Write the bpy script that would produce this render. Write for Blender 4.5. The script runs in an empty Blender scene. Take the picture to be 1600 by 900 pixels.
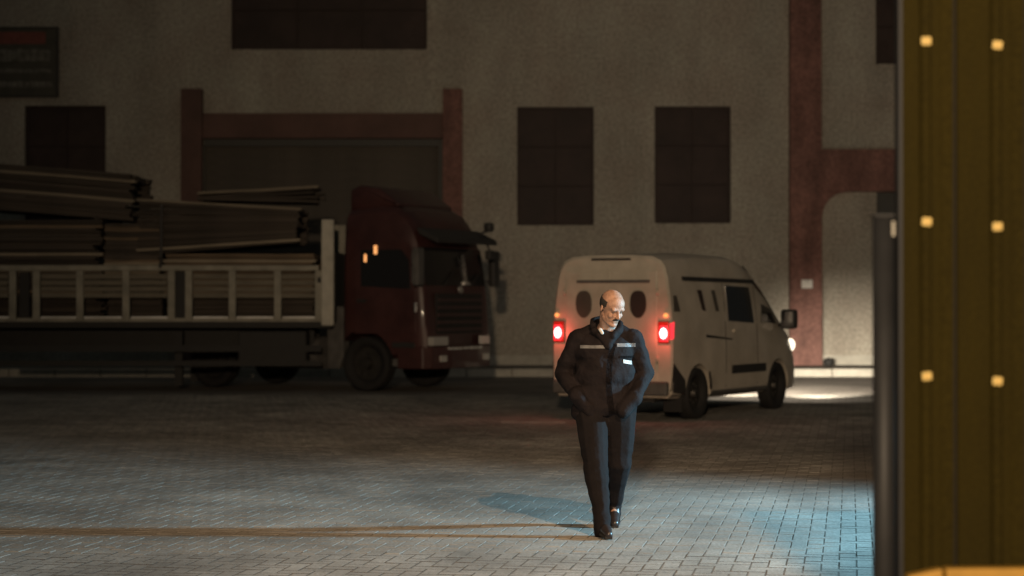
import bpy, bmesh, math, random
from mathutils import Vector, Matrix, noise
random.seed(7)
S = bpy.context.scene
COL = S.collection
R = math.radians

# ------------------------------------------------------------------ camera
cam = bpy.data.cameras.new("camera"); cam_o = bpy.data.objects.new("camera", cam); COL.objects.link(cam_o)
cam.sensor_width = 36.0; cam.lens = 67.5; cam.clip_end = 500.0; cam.clip_start = 0.05
cam_o.location = (0, 0, 1.64); cam_o.rotation_euler = (R(90.4), 0, 0)
cam.dof.use_dof = True; cam.dof.focus_distance = 13.6; cam.dof.aperture_fstop = 1.7
S.camera = cam_o

# ------------------------------------------------------------------ night sky
W = bpy.data.worlds.new("World"); S.world = W; W.use_nodes = True
nt = W.node_tree; bg = nt.nodes["Background"]
bg.inputs[0].default_value = (0.56, 0.62, 0.58, 1); bg.inputs[1].default_value = 0.042

# ------------------------------------------------------------------ lamps of the place
def spot(name, loc, target, power, color, size, blend, radius):
    l = bpy.data.lights.new(name, 'SPOT'); l.energy = power; l.color = color
    l.spot_size = R(size); l.spot_blend = blend; l.shadow_soft_size = radius
    o = bpy.data.objects.new(name, l); COL.objects.link(o); o.location = loc
    o.rotation_euler = (Vector(target) - Vector(loc)).to_track_quat('-Z', 'Y').to_euler()
    return o
def point(name, loc, power, color, radius):
    l = bpy.data.lights.new(name, 'POINT'); l.energy = power; l.color = color; l.shadow_soft_size = radius
    o = bpy.data.objects.new(name, l); COL.objects.link(o); o.location = loc
    return o
# warm flood in the hall behind the camera; cold flood low on the right of the yard
spot("hall_flood_light", (-0.9, -8, 5.0), (6.3, 38, 2.3), 13000, (1.0, 0.745, 0.49), 54, 1.0, 0.30)
spot("gate_lamp_light", (2.6, 6.8, 5.8), (1.3, 12.6, 0.0), 2300, (1.0, 0.62, 0.33), 76, 1.0, 0.02)
spot("yard_flood_light", (7.7, 13.8, 2.05), (2.3, 13.2, 0.0), 6500, (0.39, 0.78, 1.0), 92, 1.0, 0.17)

S.view_settings.view_transform = 'Standard'; S.view_settings.look = 'None'
S.view_settings.exposure = 0.0; S.view_settings.gamma = 1.0
S.cycles.max_bounces = 6

# ------------------------------------------------------------------ materials
def mat(name, col, rough=0.7, metal=0.0, var=0.0, vscale=3.0, col2=None, bump=0.0, bscale=40.0, spec=0.5,
        emit=None, estr=0.0, rand=0.0, coat=0.0, stretch=None, grain=0.0, gscale=40, streak=None, world=False):
    m = bpy.data.materials.new(name); m.use_nodes = True
    n = m.node_tree.nodes; l = m.node_tree.links; b = n["Principled BSDF"]
    b.inputs["Roughness"].default_value = rough; b.inputs["Metallic"].default_value = metal
    b.inputs["Specular IOR Level"].default_value = spec
    b.inputs["Coat Weight"].default_value = coat
    b.inputs["Base Color"].default_value = (*col, 1)
    tc = n.new("ShaderNodeTexCoord"); vec = tc.outputs["Object"]
    if world: vec = n.new("ShaderNodeNewGeometry").outputs["Position"]
    base_vec = vec
    if stretch:
        mp = n.new("ShaderNodeMapping"); mp.inputs["Scale"].default_value = stretch
        l.new(vec, mp.inputs[0]); vec = mp.outputs[0]
    if var or col2:
        no = n.new("ShaderNodeTexNoise"); no.inputs["Scale"].default_value = vscale
        no.inputs["Detail"].default_value = 6; no.inputs["Roughness"].default_value = 0.65
        l.new(vec, no.inputs["Vector"])
        rp = n.new("ShaderNodeValToRGB"); l.new(no.outputs[0], rp.inputs[0])
        c2 = col2 or tuple(c*(1-var) for c in col)
        rp.color_ramp.elements[0].position = 0.34; rp.color_ramp.elements[0].color = (*c2, 1)
        rp.color_ramp.elements[1].position = 0.66; rp.color_ramp.elements[1].color = (*(tuple(min(1, c*(1+var)) for c in col)), 1)
        out = rp.outputs[0]
        if rand:
            oi = n.new("ShaderNodeObjectInfo"); mr = n.new("ShaderNodeMapRange")
            mr.inputs[3].default_value = 1-rand; mr.inputs[4].default_value = 1+rand
            l.new(oi.outputs["Random"], mr.inputs[0])
            mx = n.new("ShaderNodeMix"); mx.data_type = 'RGBA'; mx.blend_type = 'MULTIPLY'; mx.inputs[0].default_value = 1
            l.new(out, mx.inputs[6]); l.new(mr.outputs[0], mx.inputs[7]); out = mx.outputs[2]
        if grain:
            ng = n.new("ShaderNodeTexNoise"); ng.inputs["Scale"].default_value = gscale; ng.inputs["Detail"].default_value = 3
            l.new(base_vec, ng.inputs["Vector"])
            mg = n.new("ShaderNodeMapRange"); mg.inputs[1].default_value = .3; mg.inputs[2].default_value = .7
            mg.inputs[3].default_value = 1-grain; mg.inputs[4].default_value = 1+grain; l.new(ng.outputs[0], mg.inputs[0])
            mx = n.new("ShaderNodeMix"); mx.data_type = 'RGBA'; mx.blend_type = 'MULTIPLY'; mx.inputs[0].default_value = 1
            l.new(out, mx.inputs[6]); l.new(mg.outputs[0], mx.inputs[7]); out = mx.outputs[2]
        if streak:
            ms = n.new("ShaderNodeMapping"); ms.inputs["Scale"].default_value = streak[:3]; l.new(base_vec, ms.inputs[0])
            ns = n.new("ShaderNodeTexNoise"); ns.inputs["Scale"].default_value = 1; ns.inputs["Detail"].default_value = 7; ns.inputs["Roughness"].default_value = .6
            l.new(ms.outputs[0], ns.inputs["Vector"])
            mg = n.new("ShaderNodeMapRange"); mg.inputs[1].default_value = .38; mg.inputs[2].default_value = .62
            mg.inputs[3].default_value = 1-streak[3]; mg.inputs[4].default_value = 1+streak[3]*.5; l.new(ns.outputs[0], mg.inputs[0])
            mx = n.new("ShaderNodeMix"); mx.data_type = 'RGBA'; mx.blend_type = 'MULTIPLY'; mx.inputs[0].default_value = 1
            l.new(out, mx.inputs[6]); l.new(mg.outputs[0], mx.inputs[7]); out = mx.outputs[2]
        l.new(out, b.inputs["Base Color"])
        rr = n.new("ShaderNodeMapRange"); rr.inputs[3].default_value = max(0.02, rough-0.12); rr.inputs[4].default_value = min(1, rough+0.12)
        l.new(no.outputs[0], rr.inputs[0]); l.new(rr.outputs[0], b.inputs["Roughness"])
    if bump:
        nb = n.new("ShaderNodeTexNoise"); nb.inputs["Scale"].default_value = bscale; nb.inputs["Detail"].default_value = 8
        l.new(vec, nb.inputs["Vector"])
        bp = n.new("ShaderNodeBump"); bp.inputs["Strength"].default_value = bump; bp.inputs["Distance"].default_value = 0.02
        l.new(nb.outputs[0], bp.inputs["Height"]); l.new(bp.outputs[0], b.inputs["Normal"])
    if emit:
        b.inputs["Emission Color"].default_value = (*emit, 1); b.inputs["Emission Strength"].default_value = estr
    return m

M = {}
M['ground'] = mat("worn_yard_paving", (.26, .235, .21), .92, var=.25, vscale=.7, bump=.5, bscale=9, spec=.05, grain=.3, gscale=20)
M['paver'] = mat("concrete_paver", (.30, .285, .26), .9, var=.22, vscale=1.1, bump=.3, bscale=60, rand=.07, spec=.03, grain=.22, gscale=45, streak=(.55, .35, .5, .24), world=True)
M['plaster'] = mat("rendered_wall", (.355, .338, .288), .92, col2=(.320, .280, .234), var=.06, vscale=.7, bump=.35, bscale=5, grain=.30, gscale=16, streak=(.9, .9, .30, .14))
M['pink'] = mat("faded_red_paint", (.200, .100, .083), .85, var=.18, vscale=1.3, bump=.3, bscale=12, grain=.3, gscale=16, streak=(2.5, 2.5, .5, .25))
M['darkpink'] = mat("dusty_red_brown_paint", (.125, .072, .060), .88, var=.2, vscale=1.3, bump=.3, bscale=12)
M['glass'] = mat("dark_window_glass", (.048, .034, .031), .55, var=.3, vscale=1.2, spec=.15)
M['winframe'] = mat("brown_window_frame", (.048, .034, .031), .7, var=.15, spec=.2)
M['shutter'] = mat("grey_brown_shutter", (.085, .073, .06), .8, var=.25, vscale=.9, bump=.2, bscale=20)
M['door'] = mat("dark_metal_door", (.05, .05, .047), .6, var=.2)
M['kerb'] = mat("pale_kerb_stone", (.40, .38, .33), .85, var=.15, vscale=4, bump=.4, bscale=25)
M['white'] = mat("white_plate", (.75, .73, .70), .5, var=.05)
M['signdark'] = mat("sign_dark_face", (.07, .065, .05), .7, var=.25, vscale=3)
M['signred'] = mat("sign_red_band", (.20, .06, .045), .7, var=.25, vscale=5)
M['signgrey'] = mat("sign_worn_grey_print", (.23, .22, .19), .8, col2=(.08, .075, .06), var=.1, vscale=7)
M['vanpaint'] = mat("dusty_white_van_paint", (.56, .50, .42), .42, col2=(.42, .37, .30), var=.05, vscale=1.5, coat=.25)
M['rubber'] = mat("black_rubber", (.016, .015, .015), .85, var=.2, vscale=9, bump=.2, bscale=80)
M['blackplastic'] = mat("black_plastic", (.03, .028, .027), .6, var=.2)
M['carglass'] = mat("tinted_car_glass", (.018, .017, .018), .12, spec=.5)
M['rim'] = mat("dirty_steel_rim", (.06, .055, .05), .5, .6, var=.2, vscale=8)
M['truckred'] = mat("deep_red_cab_paint", (.060, .022, .020), .45, var=.25, vscale=1.6, coat=.15)
M['truckdark'] = mat("grimy_chassis", (.022, .021, .02), .75, var=.3, vscale=4)
M['mudgrey'] = mat("dusty_grey_mudguard", (.10, .095, .09), .8, var=.25, vscale=5)
M['chrome'] = mat("scuffed_bright_metal", (.75, .74, .72), .28, .9, var=.08, vscale=15)
M['galv'] = mat("dull_grey_painted_steel", (.25, .235, .19), .62, var=.28, vscale=3, bump=.2, bscale=25)
M['galvl'] = mat("pale_grey_painted_steel", (.42, .40, .34), .6, var=.18, vscale=4)
M['boards'] = mat("weathered_side_board", (.17, .15, .115), .85, var=.3, vscale=4, stretch=(.6, 3, 14), bump=.4, bscale=14)
M['palestrip'] = mat("white_reflective_strip", (.85, .84, .78), .35, var=.3, vscale=2.2)
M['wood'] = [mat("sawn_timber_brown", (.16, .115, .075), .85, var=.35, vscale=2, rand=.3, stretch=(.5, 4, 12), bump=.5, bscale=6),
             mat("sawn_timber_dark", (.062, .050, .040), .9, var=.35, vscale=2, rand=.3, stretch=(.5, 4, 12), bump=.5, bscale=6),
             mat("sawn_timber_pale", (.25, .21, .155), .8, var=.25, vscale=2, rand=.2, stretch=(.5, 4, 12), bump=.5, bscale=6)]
M['skin'] = mat("skin", (.36, .21, .15), .5, var=.22, vscale=30, bump=.3, bscale=110)
M['hair'] = mat("dark_hair", (.025, .02, .018), .7, var=.3, vscale=40, bump=.6, bscale=160)
M['jacket'] = mat("navy_work_jacket", (.0115, .0088, .0098), .85, var=.3, vscale=7, bump=1.0, bscale=13, spec=.15)
M['trousers'] = mat("charcoal_trousers", (.0095, .0078, .0085), .95, spec=.15, var=.22, vscale=6, bump=.8, bscale=9)
M['shirt'] = mat("pale_shirt", (.55, .53, .50), .85, var=.1, vscale=10)
M['reflect'] = mat("silver_reflective_tape", (.27, .28, .30), .45, var=.25, vscale=22)
M['leather'] = mat("black_leather", (.025, .02, .02), .32, var=.2, vscale=20)
M['eye'] = mat("eyelid_shadowed_eye", (.10, .07, .055), .4)
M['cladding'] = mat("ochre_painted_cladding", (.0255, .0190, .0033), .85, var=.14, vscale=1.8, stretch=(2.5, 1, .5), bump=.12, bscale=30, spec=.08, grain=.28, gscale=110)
M['seam'] = mat("dark_joint", (.008, .006, .003), .9, var=.2)
M['sand'] = mat("dark_joint_sand", (.15, .14, .125), .95, var=.3, vscale=5, spec=.02)
M['side'] = mat("grimy_paver_edge", (.055, .05, .045), .95, var=.3, vscale=9, spec=.02)  # dark edge colour put in to keep glints out of the joints
M['cap'] = mat("yellow_fastener_cap", (.76, .55, .18), .5, var=.12, vscale=60)
M['orange'] = mat("orange_yellow_paint", (.46, .25, .035), .5, var=.15, vscale=6)
M['post'] = mat("dark_steel_post", (.026, .026, .027), .55, .1, var=.2, vscale=4, spec=.3)
M['tail'] = mat("lit_red_tail_lamp", (.5, .02, .02), .3, emit=(1, .035, .05), estr=1.5)
M['tailhot'] = mat("lit_tail_bulb", (.9, .5, .5), .3, emit=(1, .62, .64), estr=4.5)
M['redoff'] = mat("unlit_red_lens", (.30, .03, .02), .3, var=.1)
M['amber'] = mat("lit_amber_lamp", (.6, .25, .08), .3, emit=(1, .36, .10), estr=1.3)
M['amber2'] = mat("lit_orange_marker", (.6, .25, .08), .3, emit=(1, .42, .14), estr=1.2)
M['head'] = mat("lit_headlamp", (.9, .88, .8), .2, emit=(1, .88, .66), estr=2.2)
M['lens'] = mat("clear_lamp_lens", (.55, .53, .50), .15, .3)
M['paint'] = mat("worn_white_line_paint", (.42, .40, .36), .8, var=.3, vscale=4)

# ------------------------------------------------------------------ helpers
def tag(o, label=None, cat=None, group=None, kind=None):
    if label: o['label'] = label
    if cat: o['category'] = cat
    if group: o['group'] = group
    if kind: o['kind'] = kind
    return o
def empty(name, loc, rz=0, label=None, cat=None, group=None):
    o = bpy.data.objects.new(name, None); COL.objects.link(o); o.location = loc; o.rotation_euler = (0, 0, rz)
    o.empty_display_size = .2
    return tag(o, label, cat, group)
def link(name, me, m, parent=None, loc=None, smooth=False):
    o = bpy.data.objects.new(name, me); COL.objects.link(o)
    if m is not None:
        me.materials.clear(); me.materials.append(m)
    if smooth:
        for p in me.polygons: p.use_smooth = True
    if parent: o.parent = parent
    if loc: o.location = loc
    return o
def bm_obj(name, bm, m, parent=None, smooth=False, loc=None, recalc=True):
    if recalc: bmesh.ops.recalc_face_normals(bm, faces=bm.faces)
    me = bpy.data.meshes.new(name); bm.to_mesh(me); bm.free()
    return link(name, me, m, parent, loc, smooth)
def add_box(bm, x0, x1, y0, y1, z0, z1, bev=0.0):
    r = bmesh.ops.create_cube(bm, size=1)
    vs = r['verts']
    for v in vs:
        v.co = Vector(((x0+x1)/2 + v.co.x*(x1-x0), (y0+y1)/2 + v.co.y*(y1-y0), (z0+z1)/2 + v.co.z*(z1-z0)))
    if bev:
        es = list({e for v in vs for e in v.link_edges})
        bmesh.ops.bevel(bm, geom=es, offset=bev, segments=2, affect='EDGES', profile=.5)
def box(name, x0, x1, y0, y1, z0, z1, m, parent=None, bev=0.0):
    bm = bmesh.new(); add_box(bm, x0, x1, y0, y1, z0, z1, bev)
    return bm_obj(name, bm, m, parent)
def add_cyl(bm, p0, p1, r0, r1=None, seg=16, caps=True):
    r1 = r0 if r1 is None else r1
    p0 = Vector(p0); p1 = Vector(p1); d = p1-p0
    q = d.to_track_quat('Z', 'Y').to_matrix().to_4x4()
    bmesh.ops.create_cone(bm, cap_ends=caps, segments=seg, radius1=r0, radius2=r1, depth=d.length,
                          matrix=Matrix.Translation((p0+p1)/2) @ q)
def cyl(name, p0, p1, r0, m, parent=None, r1=None, seg=16, smooth=True):
    bm = bmesh.new(); add_cyl(bm, p0, p1, r0, r1, seg)
    o = bm_obj(name, bm, m, parent)
    if smooth:
        for p in o.data.polygons: p.use_smooth = len(p.vertices) == 4
    return o
def prism(name, pts, y0, y1, m, parent=None, bev=0.0, axis='Y', seg=2):
    """polygon in x,z extruded along y (or polygon in y,z along x, or x,y along z)"""
    bm = bmesh.new()
    def P(a, b, c):
        return {'Y': (a, c, b), 'X': (c, a, b), 'Z': (a, b, c)}[axis]
    v0 = [bm.verts.new(P(a, b, y0)) for a, b in pts]; v1 = [bm.verts.new(P(a, b, y1)) for a, b in pts]
    n = len(pts)
    bm.faces.new(v0); bm.faces.new(v1)
    for i in range(n): bm.faces.new((v0[i], v0[(i+1) % n], v1[(i+1) % n], v1[i]))
    if bev: bmesh.ops.bevel(bm, geom=list(bm.edges), offset=bev, segments=seg, affect='EDGES', profile=.5)
    return bm_obj(name, bm, m, parent)
def capsule(bm, p0, p1, r0, r1, sub=2):
    t = bmesh.new()
    for p, r in ((p0, r0), (p1, r1)):
        bmesh.ops.create_icosphere(t, subdivisions=sub, radius=r, matrix=Matrix.Translation(p))
    bmesh.ops.convex_hull(t, input=t.verts)
    loose = [v for v in t.verts if not v.link_faces]
    bmesh.ops.delete(t, geom=loose, context='VERTS')
    me = bpy.data.meshes.new("t"); t.to_mesh(me); t.free(); bm.from_mesh(me); bpy.data.meshes.remove(me)
def ellipsoid(bm, c, r, rot=None, sub=3):
    mt = Matrix.Translation(c) @ (rot.to_4x4() if rot else Matrix.Identity(4)) @ Matrix.Diagonal((*r, 1))
    bmesh.ops.create_icosphere(bm, subdivisions=sub, radius=1, matrix=mt)
def remeshed(name, bm, voxel, smooth_it, m, parent=None, disp=None):
    me = bpy.data.meshes.new(name); bm.to_mesh(me); bm.free()
    o = bpy.data.objects.new(name, me); COL.objects.link(o)
    md = o.modifiers.new("r", 'REMESH'); md.mode = 'VOXEL'; md.voxel_size = voxel
    ms = o.modifiers.new("s", 'SMOOTH'); ms.factor = .5; ms.iterations = smooth_it
    dg = bpy.context.evaluated_depsgraph_get()
    nm = bpy.data.meshes.new_from_object(o.evaluated_get(dg)); nm.name = name
    o.modifiers.clear(); o.data = nm; bpy.data.meshes.remove(me)
    if disp:
        nm.calc_loop_triangles()
        ns = [v.normal.copy() for v in nm.vertices]
        for v, nn in zip(nm.vertices, ns): v.co += nn*disp(v.co)
    nm.materials.clear(); nm.materials.append(m)
    for p in nm.polygons: p.use_smooth = True
    if parent: o.parent = parent
    return o
def boolean(o, cutter):
    md = o.modifiers.new("b", 'BOOLEAN'); md.operation = 'DIFFERENCE'; md.object = cutter; md.solver = 'EXACT'
    dg = bpy.context.evaluated_depsgraph_get()
    nm = bpy.data.meshes.new_from_object(o.evaluated_get(dg)); o.modifiers.clear(); o.data = nm
    me = cutter.data; bpy.data.objects.remove(cutter); bpy.data.meshes.remove(me)
def copy_part(o, parent, loc):
    c = o.copy(); COL.objects.link(c); c.parent = parent; c.location = loc
    return c

# ------------------------------------------------------------------ ground
bm = bmesh.new()
bmesh.ops.create_grid(bm, x_segments=2, y_segments=2, size=150)
ground = bm_obj("ground", bm, M['ground'], recalc=False, loc=(0, 60, -0.008)); tag(ground, kind='structure')
# fine joints on the far paving where single blocks cannot be told apart
n = M['ground'].node_tree.nodes; l = M['ground'].node_tree.links
pb = n["Principled BSDF"]
# herringbone pavers
w = .108; th = R(-10); ca, sa = math.cos(th), math.sin(th)
cells = []
for i in range(-200, 200):
    for j in range(60, 380):
        c = (i-j) % 4
        if c == 0: x0, y0, lx, ly = i, j, 2, 1
        elif c == 3: x0, y0, lx, ly = i, j, 1, 2
        else: continue
        cx, cy = (x0+lx/2)*w, (y0+ly/2)*w
        X, Y = cx*ca-cy*sa - 1.5, cx*sa+cy*ca
        if 10.6 < Y < 33.8 and abs(X) < .27*Y+1.5: cells.append((X, Y, lx, ly))
cells.sort(key=lambda c: (c[1] + (0 if abs(c[0]) < .2667*c[1] and c[1] > 11.3 and c[0] < 2.45 else 100)))
def paver_geo(bm, lx, ly, off, rot, tilt=(0, 0), lift=0):
    g = .0045 if off[1]+60 < 16 or off == (0, 0) else .003; hx, hy = lx*w/2-g, ly*w/2-g; b = .001
    vs = []
    for (hh, z) in (((hx, hy), -.02), ((hx, hy), -.004), ((hx-b, hy-b), 0)):
        for sx, sy in ((-1, -1), (1, -1), (1, 1), (-1, 1)):
            x, y = sx*hh[0], sy*hh[1]
            zz = z + (lift + tilt[0]*x + tilt[1]*y if z > -.015 else 0)
            vs.append(bm.verts.new((x*ca-y*sa+off[0], x*sa+y*ca+off[1], zz)))
    for k in (0, 4):
        for q in range(4): bm.faces.new((vs[k+q], vs[k+(q+1) % 4], vs[k+4+(q+1) % 4], vs[k+4+q])).material_index = 1
    bm.faces.new(vs[8:12])
protos = {}
for lx, ly in ((2, 1), (1, 2)):
    b_ = bmesh.new(); paver_geo(b_, lx, ly, (0, 0), 0)
    me = bpy.data.meshes.new("paver"); b_.to_mesh(me); b_.free(); me.materials.append(M['paver']); me.materials.append(M['side']); protos[(lx, ly)] = me
for (X, Y, lx, ly) in cells[:300]:
    o = bpy.data.objects.new("paver", protos[(lx, ly)]); COL.objects.link(o); o.parent = ground
    o.location = (X, Y-60, .008+random.uniform(-.001, .001)); o.rotation_euler = (random.uniform(-.007, .007), random.uniform(-.007, .007), random.uniform(-.010, .010))
bm = bmesh.new()
for (X, Y, lx, ly) in cells[300:]:
    paver_geo(bm, lx, ly, (X, Y-60), 0, (random.uniform(-.007, .007), random.uniform(-.007, .007)), random.uniform(-.001, .001))
jb = bmesh.new(); jv = [jb.verts.new(p) for p in ((-4.4, -49.35, 0), (4.4, -49.35, 0), (10.6, -26.3, 0), (-10.6, -26.3, 0))]; jb.faces.new(jv)
js = bm_obj("joint_sand", jb, M['sand'], ground, recalc=False, loc=(0, 0, .0058))
pv = bm_obj("pavers", bm, M['paver'], ground, recalc=False, loc=(0, 0, .008)); pv['kind'] = 'stuff'; pv.data.materials.append(M['side'])

# pale line laid on the paving
o = prism("painted_line", [(-.15, 26.05), (.72, 26.0), (.72, 26.12), (-.15, 26.17)], -.003, .004, M['paint'], axis='Z'); tag(o, kind='structure')

# raised pavement along the building
pav = box("pavement", -26, 26, 42.15, 45.6, -.1, .15, M['ground']); tag(pav, kind='structure')
ks = None
for i in range(40):
    x = -20 + i*1.0
    if ks is None:
        ks = box("kerb_stone", .01, .99, 41.98, 42.16, -.1, .165, M['kerb'], pav, bev=.015); ks.location = (x, 0, 0)
    else:
        copy_part(ks, pav, (x, random.uniform(-.01, .01), random.uniform(-.006, .006)))

# ------------------------------------------------------------------ building behind the yard
YW = 45.0
def wx(px): return (px-800)/66.667
def wz(py): return 1.64+(471-py)/66.667
bld = empty("industrial_building", (0, YW, 0), 0, "pale rendered industrial building with dark windows and red painted columns behind the vehicles", "building")
ops = [  # x0,x1,z0,z1,kind
    (wx(808), wx(928), wz(352), wz(167), 'win'), (wx(1023), wx(1142), wz(349), wz(166), 'win'),
    (wx(361), wx(667), wz(77), 10.4, 'wide'), (wx(38), wx(165), 3.4, wz(165), 'win'),
    (wx(1369), wx(1369)+1.8, wz(100), 9.9, 'win'), (wx(318), wx(692), .15, wz(217), 'shutter'),
    (wx(1370), wx(1370)+3.2, .15, wz(300), 'door')]
xs = sorted({-24, 24, *[o_[0] for o_ in ops], *[o_[1] for o_ in ops]}); zs = sorted({0.0, 12.0, *[o_[2] for o_ in ops], *[o_[3] for o_ in ops]})
bm = bmesh.new()
def inop(x, z): return any(a < x < b and c < z < d for a, b, c, d, k in ops)
vd = {}
def gv(x, z):
    k = (round(x, 4), round(z, 4))
    if k not in vd: vd[k] = bm.verts.new((x, 0, z))
    return vd[k]
for a, b in zip(xs, xs[1:]):
    for c, d in zip(zs, zs[1:]):
        if not inop((a+b)/2, (c+d)/2):
            bm.faces.new((gv(a, c), gv(b, c), gv(b, d), gv(a, d)))
r = bmesh.ops.extrude_face_region(bm, geom=bm.faces[:])
bmesh.ops.translate(bm, verts=[v for v in r['geom'] if isinstance(v, bmesh.types.BMVert)], vec=(0, .35, 0))
bm_obj("wall", bm, M['plaster'], bld)
box("back_wall", -24, 24, 3.5, 3.7, 0, 12, M['door'], bld)
box("side_wall", -24.2, -24.0, 0, 3.7, 0, 12, M['plaster'], bld)
box("roof", -24.4, 24.4, -.2, 3.9, 12.0, 12.25, M['plaster'], bld)
# projecting bay of render right of the vertical step
box("wall_step", wx(667)+.02, wx(680), -.03, -.001, wz(170), 10.6, M['plaster'], bld)
for (a, b, c, d, k) in ops:
    if k in ('win', 'wide'):
        f = bmesh.new(); t = .06
        y0, y1 = .10, .17
        for (p, q, r_, s) in ((a, a+t, c, d), (b-t, b, c, d), (a+t, b-t, c, c+t), (a+t, b-t, d-t, d)): add_box(f, p, q, y0, y1, r_, s)
        cols = 3 if k == 'wide' else 2; rows = 3
        for i in range(1, cols):
            xx = a+(b-a)*i/cols; add_box(f, xx-.025, xx+.025, y0+.01, y1-.01, c+t, d-t)
        for j in range(1, rows):
            zz = c+(d-c)*j/rows
            for i in range(cols):
                add_box(f, a+(b-a)*i/cols+.03, a+(b-a)*(i+1)/cols-.03, y0+.012, y1-.012, zz-.02, zz+.02)
        win = box("window", a-.0+.001, b-.001, .172, .20, c+.001, d-.001, M['door'], bld)
        bm_obj("frame", f, M['winframe'], win)
        for i in range(cols):
            for j in range(rows):
                box("pane", a+(b-a)*i/cols+.03, a+(b-a)*(i+1)/cols-.03, .135, .143, c+(d-c)*j/rows+.025, c+(d-c)*(j+1)/rows-.025, M['glass'], win)
        if k == 'win': box("sill", a-.05, b+.05, -.035, .1, c-.05, c-.001, M['plaster'], win)
    elif k == 'shutter':
        sh = box("shutter_door", a+.01, b-.01, .26, .30, c, d, M['shutter'], bld)
        nsl = 22; hh = (d-c)/nsl; me = None
        for i in range(nsl):
            if me is None:
                o = prism("slat", [(.26-.006, 0), (.26-.012, hh*.2), (.26-.012, hh*.75), (.26-.004, hh-.006), (.27, hh-.006), (.27, 0)], a+.02, b-.02, M['shutter'], sh, axis='X'); o.location = (0, 0, c); me = o
            else: copy_part(me, sh, (0, 0, c+i*hh))
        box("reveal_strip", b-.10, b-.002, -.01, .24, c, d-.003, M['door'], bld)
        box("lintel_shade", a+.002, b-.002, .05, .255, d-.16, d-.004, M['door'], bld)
    else:
        dr = box("entrance_door", a+.01, b-.01, .12, .20, c, d-.01, M['door'], bld)
        for i in range(4): box("door_panel", a+.05+i*.79, a+.05+i*.79+.74, .09, .119, c+.1, d-.15, M['door'], dr)
# red columns and beams
prism("column", [(wx(1232), 0), (wx(1282), 0), (wx(1281), 12), (wx(1233), 12)], -.28, -.002, M['pink'], bld, bev=.015)
box("beam", wx(1281)+.003, 14, -.24, -.002, wz(300), wz(234), M['pink'], bld, bev=.012)
pts = [(wx(1281)+.004, wz(300)-.003), (wx(1322), wz(300)-.003)]
for k in range(1, 7):
    a_ = k/6*math.pi/2; pts.append((wx(1322)-.6*math.sin(a_), wz(300)-.003-.62*(1-math.cos(a_))))
prism("haunch", pts, -.235, -.002, M['pink'], bld)
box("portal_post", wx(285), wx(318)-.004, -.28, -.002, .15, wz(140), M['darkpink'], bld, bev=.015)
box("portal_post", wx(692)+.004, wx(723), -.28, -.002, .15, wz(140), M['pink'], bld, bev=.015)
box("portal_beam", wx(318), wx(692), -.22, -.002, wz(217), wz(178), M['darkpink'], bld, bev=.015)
box("skirting", wx(723)+.01, wx(1232)-.01, -.03, -.002, .15, .38, M['kerb'], bld)
box("skirting", wx(1283), wx(1369), -.03, -.002, .15, .38, M['kerb'], bld)
# plate, sign, lump at the column
pl = empty("wall_plate", (wx(1258), YW-.285, wz(444)), 0, "small white rectangular plate fixed to the red column above the van mirror", "plate")
box("plate", -.13, .13, -.02, 0, -.10, .10, M['white'], pl, bev=.008)
box("screw", -.012, .012, -.026, -.0201, .055, .075, M['rim'], pl)
st = bmesh.new(); ellipsoid(st, (0, 0, .09), (.14, .10, .11), sub=2)
for v in st.verts: v.co += Vector((noise.noise(v.co*9)*.03, noise.noise(v.co*9+Vector((5, 5, 5)))*.03, 0))
o = bm_obj("stone", st, M['truckdark'], smooth=True, loc=(wx(1290), 44.55, .14)); tag(o, "small dark lump of stone at the foot of the red column", "stone")
sg = empty("wall_sign", (-11.45, YW-.02, (wz(45)+wz(150))/2), 0, "dark framed sign board with dull red band above grey lettering, upper left of the wall", "sign")
hw, hh = .78, (wz(45)-wz(150))/2
box("board", -hw, hw, -.06, 0, -hh, hh, M['signdark'], sg)
for (p, q, r_, s) in ((-hw-.04, -hw, -hh-.04, hh+.04), (hw, hw+.05, -hh-.04, hh+.04), (-hw, hw, -hh-.04, -hh), (-hw, hw, hh, hh+.04)):
    box("sign_frame", p, q, -.09, 0, r_, s, M['blackplastic'], sg)
box("red_band", -hw+.02, hw-.25, -.066, -.061, hh-.36, hh-.08, M['signred'], sg)
# worn, unreadable lines of print
bm = bmesh.new(); rr = random.Random(4)
for zc, h_ in ((.16, .30), (-.20, .10), (-.52, .14)):
    x = -hw+.05
    while x < hw-.16:
        wd = rr.uniform(.07, .16); add_box(bm, x, x+wd, -.066, -.061, zc-h_/2*rr.uniform(.75, 1), zc+h_/2*rr.uniform(.75, 1)); x += wd+.018
bm_obj("print", bm, M['signgrey'], sg)['kind'] = 'stuff'

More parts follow.
